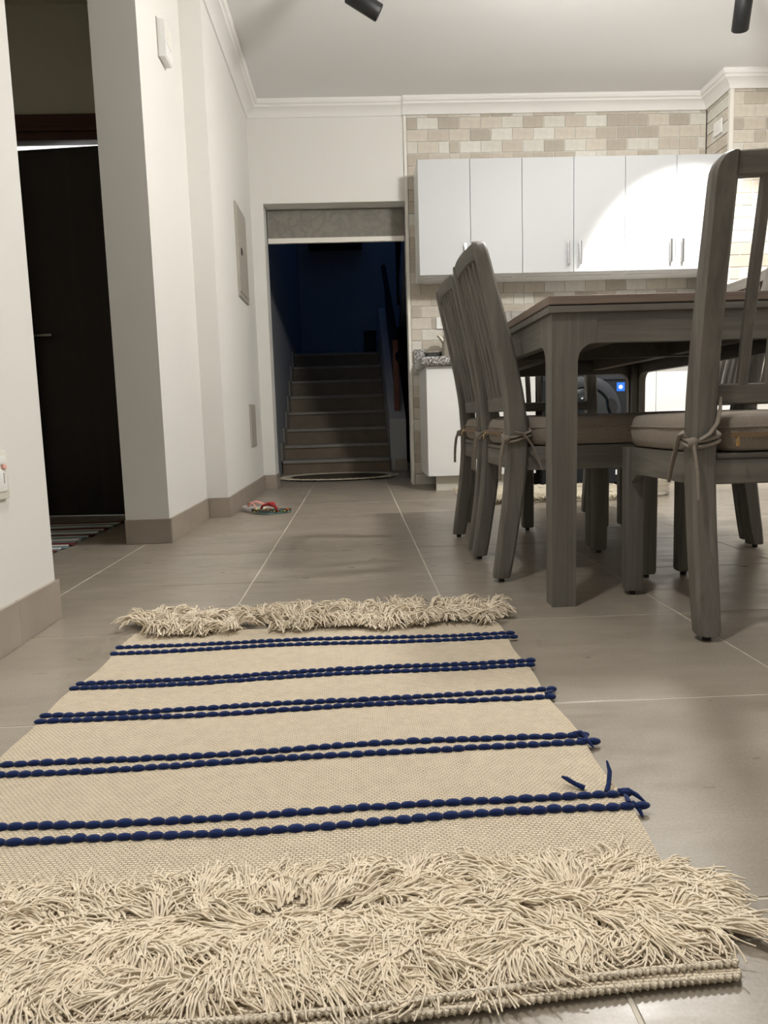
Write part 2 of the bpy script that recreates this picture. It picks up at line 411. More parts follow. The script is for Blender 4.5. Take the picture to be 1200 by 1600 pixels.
crown('trim_8', (XK-.004, YK-.012), (3.6, YK-.012), (0, -1), -1, 0)
crown('trim_9', (XL-.008, -3.2), (XL-.008, 1.862), (1, 0))

# tile skirting
def skirt(name, runs):
    o = struct(name, MB().box(*runs[0][:4], 0, .0985, c=.001), MT['grout'])
    for x0, x1, y0, y1 in runs[1:]: link('tile', B(x0, x1, y0, y1, .001, .1, c=.0015).mesh('tile', MT['skirt']), o)
def run_y(x, y0, y1, joint, side=1):
    cuts = [y0]+[j for j in joint if y0 < j < y1]+[y1]
    return [(x-.010, x-.001, y0+.001, y1-.001)]+[(x-.010, x, a+.0012, b-.0012) for a, b in zip(cuts, cuts[1:])]
skirt('baseboard_left', run_y(XL, -1.5, 1.872, [1.64-.5345*k for k in range(6)][::-1]))
skirt('baseboard_column', run_y(XL, 3.01, 3.782, [3.36]))
skirt('baseboard_column_front', [(-.94, XL-.001, 3.011, 3.02), (-.94, XL, 3.008, 3.02)])
skirt('baseboard_rear_left', run_y(XP, 3.78, WY-.002, [4.16, 4.66]))
skirt('baseboard_pilaster', [(XL+.001, XP-.001, 3.781, 3.79), (XL+.001, XP, 3.778, 3.79)])
skirt('baseboard_rear', [(XP, XO0-.001, WY-.009, WY-.001), (XP+.001, XO0+.004, WY-.011, WY-.001)])
skirt('baseboard_jamb', [(XO0-.001, XO0+.004, WY, WY+.2), (XO0-.001, XO0+.007, WY, WY+.2)])

# ------------------------------------------------------------------ hall door
dr = tag(link('door_1', None, None, (-1.225, 4.035, 0)), kind='structure')
dr.rotation_euler = (0, 0, math.radians(180-7))
B(0, .47, -.02, .02, .004, 1.878, c=.003).build('door_leaf', MT['door'], dr)
h = MB().tube([(.415, .02, .95), (.415, .062, .95), (.40, .068, .95), (.32, .068, .95)], .008).build('door_handle', MT['steel'], dr, 40)
fr = struct('trim_10', MB().box(-1.70, -1.215, 3.976, 4.05, 1.890, 1.925).box(-1.78, -1.150, 3.975, 4.0, 1.905, 2.015, c=.006).box(-1.76, -1.17, 3.96, 3.98, 1.93, 1.95, c=.004), MT['frame'])
struct('trim_11', B(-1.225, -1.150, 3.975, 4.0, 0, 1.905, c=.006), MT['frame'])
struct('trim_12', B(-1.78, -1.70, 3.975, 4.0, 0, 1.905, c=.006), MT['frame'])

# striped rag mat in the hall
hm = thing('rag_mat', 'striped white, slate and maroon rag mat lying by the dark door', 'mat', (0, 0, 0))
hy = 2.72; k = 0
while hy < 3.66:
    wd = random.uniform(.030, .055); mk = ('mW', 'mB', 'mW', 'mR', 'mB')[k % 5]
    e = -1.165+random.uniform(-.01, .01)
    n = 10; pts = [(-1.95+(e+1.95)*t/n, hy+wd/2+.004*math.sin(t*1.7+k), .0065) for t in range(n+1)]
    MB().tube(pts, wd*.54, 8, .22).build('woven_stripe', MT[mk], hm, 50)
    hy += wd; k += 1

# ------------------------------------------------------------------ wall fittings
sp = thing('wall_socket', 'ivory switch and socket plate on the near left wall', 'switch', (XL-.008, 0, 0))
MB().box(0, .010, 1.572, 1.648, .328, .432, c=.009).build('plate', MT['plate'], sp, 40)
MB().box(.008, .014, 1.588, 1.632, .402, .420, c=.003).build('rocker', MT['plate2'], sp, 40)
MB().box(.008, .013, 1.588, 1.632, .345, .392, c=.003).build('socket_insert', MT['plate2'], sp, 40)
MB().lathe([(0, 0), (.006, 0), (.006, .012), (0, .013)], (.004, 1.622, .397), 14, 0).build('indicator', MT['pink'], sp, 40)
MB().box(.012, .0135, 1.616, 1.620, .362, .384).build('socket_slot', MT['panel'], sp)

al = thing('wall_sensor', 'small white sensor box high on the left column', 'sensor', (XL-.008, 0, 0))
MB().prism([(1.985, 0), (2.130, 0), (2.130, .030), (2.118, .034), (1.992, .034), (1.985, .028)], 1, 3.335, 3.445).build('housing', MT['plate2'], al)
MB().box(.033, .036, 3.352, 3.428, 2.04, 2.115, c=.0012).build('lens_cover', MT['plate'], al)
MB().box(-.001, .004, 3.328, 3.452, 1.980, 2.136, c=.001).build('back_plate', MT['panel'], al)

ep = thing('electrical_panel', 'grey metal fuse box door set flush in the left wall', 'panel', (XP-.008, 0, 0))
MB().box(0, .010, 4.505, 4.885, 1.205, 1.735, c=.002).build('panel_frame', MT['panel'], ep)
MB().box(.006, .014, 4.522, 4.868, 1.235, 1.718, c=.002).build('panel_door', MT['panel'], ep)
MB().lathe([(0, 0), (.022, 0), (.022, .004), (0, .005)], (.013, 4.63, 1.478), 18, 0).build('latch', MT['black'], ep, 40)
vp = thing('cover_plate', 'small grey cover plate low on the left wall', 'panel', (XP-.008, 0, 0))
MB().box(0, .007, 4.70, 4.94, .316, .583, c=.002).build('plate', MT['panel'], vp)
MB().box(.006, .0085, 4.715, 4.925, .33, .569, c=.001).build('inset', MT['panel'], vp)

# ------------------------------------------------------------------ roller blind in the stair opening
rb = thing('roller_blind', 'rolled-up grey blind across the top of the stair opening', 'blind', (0, 0, 0))
B(XO0+.006, XO1-.004, WY+.150, WY+.156, 1.73, ZO-.004).build('fabric', MT['blind'], rb)
B(XO0+.006, XO1-.004, WY+.140, WY+.166, 1.697, 1.732, c=.004).build('bottom_bar', MT['plate'], rb)
MB().lathe([(0, XO0+.006), (.018, XO0+.006), (.018, XO1-.004), (0, XO1-.004)], (0, WY+.176, ZO-.025), 16, 0).build('roller_tube', MT['panel'], rb, 40)

# ------------------------------------------------------------------ stairwell
SX0, SX1 = -.665, .292
ZS = [.120, .245, .392, .552, .716, .884, 1.050, 1.212]; YS = [6.70+.272*i for i in range(9)]
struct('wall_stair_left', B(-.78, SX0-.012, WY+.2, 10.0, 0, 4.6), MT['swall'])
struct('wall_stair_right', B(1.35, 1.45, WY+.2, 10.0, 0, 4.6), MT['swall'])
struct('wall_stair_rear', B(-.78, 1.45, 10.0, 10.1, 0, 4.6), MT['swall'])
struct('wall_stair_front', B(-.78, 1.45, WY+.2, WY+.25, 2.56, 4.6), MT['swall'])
struct('wall_under_stair', B(.46, 1.35, 7.9, 7.95, 0, 1.4), MT['void'])  # black sheet painted in place of the shade beyond the parapet
st = thing('staircase', 'brown tiled staircase rising into the dark stairwell', 'staircase', (0, 0, 0))
for i, z in enumerate(ZS):
    zb = 0 if i == 0 else ZS[i-1]; y = YS[i]; x1 = SX1
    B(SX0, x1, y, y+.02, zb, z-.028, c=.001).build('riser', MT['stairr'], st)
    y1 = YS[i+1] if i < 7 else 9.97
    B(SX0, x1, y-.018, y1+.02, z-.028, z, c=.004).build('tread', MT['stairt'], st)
    B(SX0-.011, SX0+.002, y-.01, y+.275, z, z+.16 if i < 7 else z+.1, c=.002).build('skirting_tile', MT['stairt'], st)
    if i: B(SX1-.006, SX1+.007, y-.01, y+.275, z, z+.15, c=.002).build('skirting_tile', MT['stairt'], st)
struct('floor_landing', B(SX0, 1.34, 8.95, 9.99, 1.0, 1.183), MT['stairr'])
MT['para'] = plain('parapet_paint', (.55, .55, .54), .8, .2)
struct('wall_parapet', MB().prism([(6.76, 0), (6.76, .462), (8.75, 1.70), (8.95, 1.74), (8.95, 0)], 0, SX1+.008, .446), MT['para'])
skirt('baseboard_parapet', [(SX1+.046, .446, 6.751, 6.76), (SX1+.046, .448, 6.748, 6.76)])
uf = thing('upper_stair_flight', 'dark sloping underside of the upper stair flight', 'stairs', (0, 0, 0))
MB().prism([(8.7, 1.05), (8.7, 1.28), (5.9, 2.95), (5.9, 2.72)], 0, .50, 1.345).build('slab', MT['swall'], uf)
hr = thing('handrail', 'black iron stair railing with a red-brown wooden post', 'railing', (0, 0, 0))
MB().tube([(.40, 6.78, .98), (.36, 8.6, 2.14)], .028, 4).build('rail', MT['iron'], hr)
MB().prism([(6.95, .58), (6.95, 1.08), (8.7, 2.2), (8.7, 1.67)], 0, .372, .382).build('infill_panel', MT['iron'], hr)
B(.352, .402, 6.87, 6.93, .50, 1.165, c=.006).build('post', MT['redwood'], hr)
ur = thing('upper_railing', 'black iron rails along the upper stair flight', 'railing', (0, 0, 0))
B(.47, .50, 8.05, 8.08, 1.64, 2.55).build('upright', MT['iron'], ur)
for k in range(4):
    z = 1.86+k*.21
    MB().tube([(.485, 8.1, z), (.485, 6.0, z+1.25)], .014, 6).build('rail', MT['iron'], ur)
bx = thing('landing_box', 'dark box in the right corner of the stair landing', 'box', (0, 0, .0005))
B(.13, .28, 9.3, 9.5, ZS[7], 1.50, c=.01).build('body', MT['iron'], bx)
B(.125, .285, 9.295, 9.505, 1.49, 1.53, c=.006).build('lid', MT['iron'], bx)
bp = thing('dark_wall_panel', 'long black rectangular panel high on the stairwell rear wall', 'cabinet', (0, 0, 0))
B(-.53, .15, 9.72, 10.0, 2.62, 2.95, c=.01).build('body', MT['iron'], bp)  # unidentified black panel, body and front are guessed shapes
B(-.52, .14, 9.70, 9.73, 2.64, 2.93, c=.004).build('door', MT['iron'], bp)

# oval mat at the foot of the stairs
om = thing('oval_mat', 'oval dark brown mat with cream fringe at the stair foot', 'mat', (-.155, 6.12, 0))
n = 48; ring = lambda s, z: [(.415*s*math.cos(2*PI*i/n), .33*s*math.sin(2*PI*i/n), z) for i in range(n)]
MB().loft([ring(1, .001), ring(1, .008), ring(.97, .011), ring(.5, .012)]).build('mat_body', MT['brownmat'], om, 40)

def strands(name, m, roots, dirs, lens, rad, parent, seg=5, sides=3, lift=.014, curl=.5, z0=.008, zmin=.004, kind='stuff'):
    """cut cotton strands: every root rises, bends over along its direction and settles; one mesh"""
    n = len(roots); t = np.linspace(0, 1, seg)
    roots = np.asarray(roots); dirs = np.asarray(dirs); lens = np.asarray(lens); lift = np.asarray(lift)*np.ones(n)
    ang = np.arctan2(dirs[:, 1], dirs[:, 0])
    cv = curl if hasattr(curl, '__len__') else RNG.normal(0, curl, n)
    P = np.zeros((n, seg, 3)); P[:, 0, :2] = roots[:, :2]; P[:, 0, 2] = roots[:, 2]
    for k in range(1, seg):
        a = ang + cv*t[k]*1.6 + RNG.normal(0, .09, n)
        P[:, k, 0] = P[:, k-1, 0] + np.cos(a)*lens/(seg-1); P[:, k, 1] = P[:, k-1, 1] + np.sin(a)*lens/(seg-1)
        P[:, k, 2] = roots[:, 2] + lift*np.sin(PI*np.minimum(t[k]*.80, 1)) + RNG.normal(0, .0012, n)
    P[:, 1:, 2] = np.maximum(P[:, 1:, 2], zmin)
    T = np.gradient(P, axis=1); T /= np.linalg.norm(T, axis=2, keepdims=True)+1e-9
    A = np.cross(T, np.array([.13, .27, 1.])); A /= np.linalg.norm(A, axis=2, keepdims=True)+1e-9
    Bv = np.cross(T, A); rr = rad*RNG.uniform(.75, 1.25, n)[:, None]*np.linspace(1, .72, seg)[None, :]
    V = np.zeros((n, seg, sides, 3))
    for s in range(sides):
        c_, s_ = math.cos(2*PI*s/sides), math.sin(2*PI*s/sides)
        V[:, :, s] = P + (A*c_ + Bv*s_)*rr[:, :, None]
    idx = np.arange(n*seg*sides).reshape(n, seg, sides); F = []
    for s in range(sides):
        q = (s+1) % sides
        F.append(np.stack([idx[:, :-1, s], idx[:, :-1, q], idx[:, 1:, q], idx[:, 1:, s]], -1).reshape(-1, 4))
    F = np.concatenate(F); V = V.reshape(-1, 3)
    me = bpy.data.meshes.new(name); me.vertices.add(len(V)); me.vertices.foreach_set('co', V.ravel())
    me.loops.add(F.size); me.loops.foreach_set('vertex_index', F.ravel().astype(np.int32))
    me.polygons.add(len(F)); me.polygons.foreach_set('loop_start', np.arange(0, F.size, 4, dtype=np.int32))
    me.polygons.foreach_set('loop_total', np.full(len(F), 4, dtype=np.int32))
    me.polygons.foreach_set('use_smooth', np.ones(len(F), bool)); me.materials.append(m); me.update(calc_edges=True)
    o = link(name, me, parent)
    if kind: o['kind'] = kind
    return o

a = RNG.uniform(0, 2*PI, 2200)
strands('fringe', MT['shag'], np.c_[.41*np.cos(a), .325*np.sin(a), np.full(2200, .008)], np.c_[np.cos(a), np.sin(a)], RNG.uniform(.03, .085, 2200), .0024, om, lift=.007, curl=.8)

# ------------------------------------------------------------------ kitchen units
def door_front(parent, x0, x1, z0, z1, y, hx=None, hz=None, m='gloss'):
    d = B(x0+.0015, x1-.0015, y, y+.018, z0, z1, c=.0015).build('door', MT[m], parent)
    if hx is not None:
        m = MB().box(hx-.008, hx+.008, y-.030, y-.020, hz-.072, hz+.072, c=.002)
        for q in (-.05, .05): m.box(hx-.004, hx+.004, y-.021, y+.001, hz+q-.004, hz+q+.004)
        m.build('handle', MT['steel'], d)
    return d
UX = [.44+.3328*i for i in range(7)]
for i, lb in enumerate(['leftmost white two-door wall cabinet, beside the stair opening', 'middle white two-door wall cabinet above the table',
                        'rightmost white two-door wall cabinet, behind the nearest chair']):
    c = thing('wall_cabinet', lb, 'cabinet', (0, 0, 0), 0, 'white wall cabinets above the counter')
    x0, x1 = UX[2*i], UX[2*i+2]
    MB().box(x0+.001, x1-.001, YK+.018, WY-.013, 1.372, 2.085).build('body', MT['carc'], c)
    xm = UX[2*i+1]
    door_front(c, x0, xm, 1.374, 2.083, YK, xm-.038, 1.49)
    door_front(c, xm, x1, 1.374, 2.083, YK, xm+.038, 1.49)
    B(x0+.05, x1-.05, YK+.10, YK+.13, 1.364, 1.372).build('light_rail', MT['carc'], c)

def base_cabinet(label, xs, handles=True):
    c = thing('base_cabinet', label, 'cabinet', (0, 0, 0), 0, 'white base cabinets under the granite counter')
    MB().box(xs[0]+.001, xs[-1]-.001, 4.738, WY-.014, .095, .785).build('body', MT['carc'], c)
    for i, (a, b) in enumerate(zip(xs, xs[1:])):
        door_front(c, a, b, .097, .783, 4.72, (b-.03 if i % 2 == 0 else a+.03) if handles else None, .70, 'gloss2')
    B(xs[0]+.055, xs[-1]-.002, 4.775, 4.79, 0, .095).build('plinth', MT['plinth'], c)
base_cabinet('white base cabinet left of the washing machine', [.445, .788, 1.132], False)
base_cabinet('white base cabinet right of the washing machine', [1.742, 1.898, 2.43], False)
ct = thing('countertop', 'grey speckled granite countertop along the brick wall', 'countertop', (0, 0, 0))
MB().prism([(4.672, .800), (4.672, .828), (4.684, .840), (WY-.014, .840), (WY-.014, .786), (4.690, .786)], 0, .415, 2.434).build('slab', MT['granite'], ct)
B(.415, 2.434, WY-.036, WY-.014, .841, .935, c=.002).build('backsplash', MT['granite'], ct)

# washing machine
wm = thing('washing_machine', 'dark grey front-loading washing machine with blue sticker', 'washing machine', (0, 0, 0))
WX0, WX1, WYF = 1.170, 1.728, 4.70
B(WX0, WX1, WYF, WY-.04, .022, .780, c=.008).build('body', MT['wm'], wm)
B(WX0+.003, WX1-.003, WYF-.006, WYF+.01, .668, .776, c=.004).build('control_panel', MT['wm2'], wm)
for k in range(9):
    MB().lathe([(0, 0), (.008, 0), (.007, .004), (0, .005)], (WX0+.20+k*.036, WYF-.011, .712), 10, 1).build('button', MT['white'], wm, 40)
kn = MB().lathe([(0, -.030), (.030, -.030), (.034, -.004), (.036, .0), (0, .001)], (WX0+.28, WYF-.006, .735), 24, 1).build('programme_knob', MT['wm2'], wm, 40)
MB().lathe([(0, 0), (.012, 0), (.011, .006), (0, .007)], (WX0+.47, WYF-.012, .735), 14, 1).build('button', MT['white'], wm, 40)
B(WX0+.02, WX0+.17, WYF-.012, WYF, .69, .76, c=.004).build('detergent_drawer', MT['wm'], wm)
DX, DZ = 1.436, .470
rg = MB().lathe([(.150, -.010), (.160, -.034), (.195, -.036), (.225, -.018), (.230, .0), (.150, .0)], (DX, WYF, DZ), 48, 1).build('door_ring', MT['wm2'], wm, 40)
MB().lathe([(0, -.046), (.06, -.044), (.12, -.036), (.156, -.020), (.156, -.004), (0, -.004)], (DX, WYF, DZ), 40, 1).build('door_glass', MT['glass'], rg, 50)
hn = []
for k in range(13):
    a = -.10+.62*k/12; wdt = .026*math.sin(PI*(k+.4)/12.8)
    hn.append((a, wdt))
pi_ = [(DX+(.172-q)*math.cos(a), DZ+(.172-q)*math.sin(a)) for a, q in hn]+[(DX+(.172+q)*math.cos(a), DZ+(.172+q)*math.sin(a)) for a, q in hn[::-1]]
MB().prism([(z, x) for x, z in pi_], 1, WYF-.040, WYF-.030).build('door_handle', MT['black'], rg)
B(1.639, 1.690, WYF-.0015, WYF+.001, .596, .650).build('blue_sticker', MT['blue'], wm)
MB().lathe([(0, 0), (.013, 0), (.013, .001), (0, .001)], (1.664, WYF-.0026, .622), 16, 1).build('sticker_mark', MT['white'], wm)
B(1.636, 1.668, WYF-.0015, WYF+.001, .072, .104).build('white_label', MT['white'], wm)
for x in (WX0+.06, WX1-.06):
    for y in (WYF+.06, WY-.12): MB().lathe([(.02, 0), (.02, .024)], (x, y, 0), 12).build('foot', MT['black'], wm, 40)

# things on the counter, sockets on the bricks
kt = thing('kettle', 'grey metal kettle standing on the counter', 'kettle', (.632, 5.00, .8405))
MB().lathe([(.0, .0), (.055, 0), (.058, .01), (.050, .11), (.038, .165), (.0, .172)], (0, 0, 0), 24).build('body', MT['kettle'], kt, 40)
MB().tube([(-.035, 0, .11), (-.06, 0, .142), (-.078, 0, .160)], [.018, .013, .010], 10).build('spout', MT['kettle'], kt, 50)
MB().tube([(.040, 0, .15), (.085, 0, .145), (.092, 0, .09), (.054, 0, .035)], .008, 8).build('handle', MT['black'], kt, 50)
MB().lathe([(0, .165), (.03, .168), (.010, .180), (.012, .192), (0, .195)], (0, 0, 0), 18).build('lid', MT['kettle'], kt, 40)
tb = thing('casserole', 'low dark speckled pot with sloping grey lid on the counter', 'pot', (.545, 5.115, .8405))
MB().lathe([(0, 0), (.065, 0), (.07, .01), (.07, .055), (0, .056)], (0, 0, 0), 28).build('pot', MT['pot'], tb, 40)
MB().lathe([(0, .054), (.075, .054), (.075, .062), (.030, .100), (0, .104)], (0, 0, 0), 28).build('lid', MT['kettle'], tb, 40)
so = thing('brick_socket', 'white double socket plate on the bricks above the counter', 'socket', (.582, WY-.012, 1.105))
B(-.008, .125, -.010, 0, -.035, .045, c=.004).build('plate', MT['plate2'], so)
B(.022, .070, -.013, -.008, -.018, .028, c=.002).build('insert', MT['plate'], so)
sr = thing('return_socket', 'white blank plate high on the brick return', 'socket', (XK-.002, 5.09, 2.29))
B(-.010, .0, -.055, .055, -.045, .045, c=.004).build('plate', MT['plate2'], sr)
B(-.012, -.009, -.03, .03, -.02, .02, c=.001).build('insert', MT['plate2'], sr)

# shaggy kitchen rug
kr = thing('kitchen_rug', 'shaggy cream rug on the floor before the washing machine', 'rug', (0, 0, 0))
KX0, KX1, KY0, KY1 = .62, 1.53, 3.95, 4.60
B(KX0, KX1, KY0, KY1, .001, .008, c=.003).build('backing', MT['shag'], kr)
n = 9000
rx, ry = RNG.uniform(KX0, KX1, n), RNG.uniform(KY0, KY1, n)
an = RNG.uniform(0, 2*PI, n)
strands('pile', MT['shag'], np.c_[rx, ry, np.full(n, .008)], np.c_[np.cos(an), np.sin(an)], RNG.uniform(.03, .07, n), .0036, kr, seg=5, lift=.024, curl=.5)
for k in range(3):
    y = KY0+.10+k*.19
    MB().tube([(KX0+.02+(KX1-KX0-.04)*t/14, y+.030*math.sin(t*1.1+k*2), .024+.009*math.sin(t*1.7+k)) for t in range(15)], .004, 6).build('dark_strand', MT['dkyarn'], kr, 50)

# ribbed container on the floor
rc = thing('ribbed_container', 'small translucent ribbed container standing on the kitchen floor', 'container', (1.668, 4.12, 0))
pr = [(0, .0), (.062, .0), (.068, .006)]
for k in range(5): pr += [(.070, .014+k*.026), (.066, .022+k*.026), (.066, .030+k*.026), (.070, .036+k*.026)]
pr += [(.071, .150), (.069, .153), (.066, .150), (.063, .02), (0, .016)]
MB().lathe(pr, (0, 0, 0), 28).build('container_body', MT['clear'], rc, 50)
MB().tube([(.0705*math.cos(a*PI/12), .0705*math.sin(a*PI/12), .150) for a in range(25)], .003, 8).build('rim', MT['clear'], rc, 50)

# ------------------------------------------------------------------ flip-flops
def flipflop(name, label, loc, rz, solem, strapm, deco=True, ln=.205, tilt=0):
    t = thing(name, label, 'sandal', loc, rz, 'flip-flops by the skirting'); t.rotation_euler = (tilt, 0, rz)
    def outline(s, z):
        o = []
        for i in range(28):
            a = 2*PI*i/28; x = math.cos(a)*ln/2; y = math.sin(a)*(.036+.008*math.cos(a)-.006*math.cos(2*a+.6))
            zz = z + (.010*((x/ln*2)**2 if x > 0 else .4*(x/ln*2)**2))
            o.append((x*s, y*s, zz))
        return o
    MB().loft([outline(.97, .001), outline(1, .004), outline(1, .008)]).build('outsole', solem, t, 40)
    MB().loft([outline(1.005, .008), outline(1.005, .018), outline(.97, .020)]).build('footbed', MT['soled'] if deco else MT['pale'], t, 40)
    for sd in (-1, 1):
        MB().tube([(.052, 0, .022), (.045, sd*.012, .042), (.02, sd*.028, .050), (-.015, sd*.037, .040), (-.035, sd*.040, .016)], [.004, .007, .0085, .008, .006], 8, .55).build('strap', strapm, t, 50)
    MB().tube([(.053, 0, .018), (.052, 0, .036)], .004, 8).build('toe_post', strapm, t, 50)
    if deco:
        rnd = random.Random(5)
        for k in range(16):
            x = -.085+.165*rnd.random(); y = (rnd.random()-.5)*.05
            MB().lathe([(0, 0), (.008, 0), (.007, .003), (0, .004)], (x, y, .0205+.010*max(0, x/ln*2)**2), 8).build('print_dot', MT[('yellow', 'green', 'red', 'orange', 'sole')[k % 5]], t)
        for k in range(11):
            x = -.085+.017*k
            for sd in (-1, 1):
                y = sd*(.037+.006*x/ln*2)*math.sqrt(max(0, 1-(x/ln*2)**2))
                MB().lathe([(0, 0), (.005, 0), (.005, .004), (0, .005)], (x, y, .013), 6).build('edge_dot', MT[('orange', 'yellow', 'green')[k % 3]], t)
        # ruffled red bow over the strap
        bo = MB()
        for k in range(5):
            a = k*2*PI/5; bo.lathe([(0, -.006), (.009, -.004), (.011, .002), (.006, .007), (0, .008)], (-.002+.012*math.cos(a), .024+.011*math.sin(a), .055), 8)
        bo.build('bow', strapm, t, 60)
    return t
flipflop('flip_flop', 'child flip-flop with red straps and colourful dotted footbed', (-.455, 3.875, 0), math.radians(184), MT['sole'], MT['red'])
flipflop('flip_flop', 'pale grey flip-flop with salmon straps, partly behind the red-strapped one', (-.545, 3.975, .0), math.radians(150), MT['pale'], MT['salmon'], False, .18)

# ------------------------------------------------------------------ dining table
TX0, TX1, TY0, TY1 = .457, 1.290, 1.775, 3.375
tb = thing('dining_table', 'long grey-brown oak dining table with arched apron corners', 'table', (0, 0, 0))
B(TX0, TX1, TY0, TY1, .7255, .746, c=.0025).build('table_top', MT['top'], tb)
B(TX0+.004, TX1-.004, TY0+.004, TY1-.004, .7225, .7256).build('shadow_gap', MT['black'], tb)
B(TX0+.001, TX1-.001, TY0+.001, TY1-.001, .707, .7226, c=.002).build('sub_frame', MT['wx'], tb)
IN = .010; LW = .062; ZA = .637; FR = .042
def arch(sx, p, q):
    """leg plus bracket: from p (outer) towards q (inner end of bracket) in one elevation"""
    d = 1 if q > p else -1
    pts = [(p, .0), (p, .7069), (q, .7069), (q, ZA), (p+d*(LW+FR), ZA)]
    for k in range(1, 7):
        a = PI/2*k/6; pts.append((p+d*(LW+FR-FR*math.sin(a)), ZA-FR*(1-math.cos(a))))
    pts.append((p+d*LW*.94, 0.))
    return pts
for sx, sy in ((0, 0), (1, 0), (0, 1), (1, 1)):
    ex = TX0+IN if sx == 0 else TX1-IN; ey = TY0+IN if sy == 0 else TY1-IN
    dx = 1 if sx == 0 else -1; dy = 1 if sy == 0 else -1
    m = MB(); pf = arch(0, ex, ex+dx*.108); m.prism([(z, x) for x, z in pf], 1, *sorted((ey, ey+dy*.030)))
    ps = arch(0, ey+dy*.0007, ey+dy*.108); m.prism([(y, z) for y, z in ps], 0, *sorted((ex+dx*.0005, ex+dx*.030)))
    m.box(*sorted((ex+dx*.0008, ex+dx*(LW*.94-.001))), *sorted((ey+dy*.0008, ey+dy*(LW*.94-.001))), 0.0, .70)
    o = m.build('leg', MT['wz'], tb)
zz = (ZA, .7069)
for y in (TY0+IN+.001, TY1-IN-.029):
    B(TX0+IN+.1082, TX1-IN-.1082, y, y+.028, *zz, c=.0010).build('apron', MT['wx'], tb)
for x in (TX0+IN+.001, TX1-IN-.029):
    B(x, x+.028, TY0+IN+.1082, TY1-IN-.1082, *zz, c=.0010).build('apron', MT['wy'], tb)
B(TX0+.05, TX1-.05, TY0+.05, TY1-.05, .700, .7075).build('underside_board', MT['under'], tb)
for x in (TX0+.20, TX1-.24): B(x, x+.04, TY0+.06, TY1-.06, .655, .700, c=.003).build('runner', MT['under'], tb)
B(TX0+.06, TX1-.06, 2.50, 2.54, .65, .700, c=.003).build('cross_rail', MT['under'], tb)

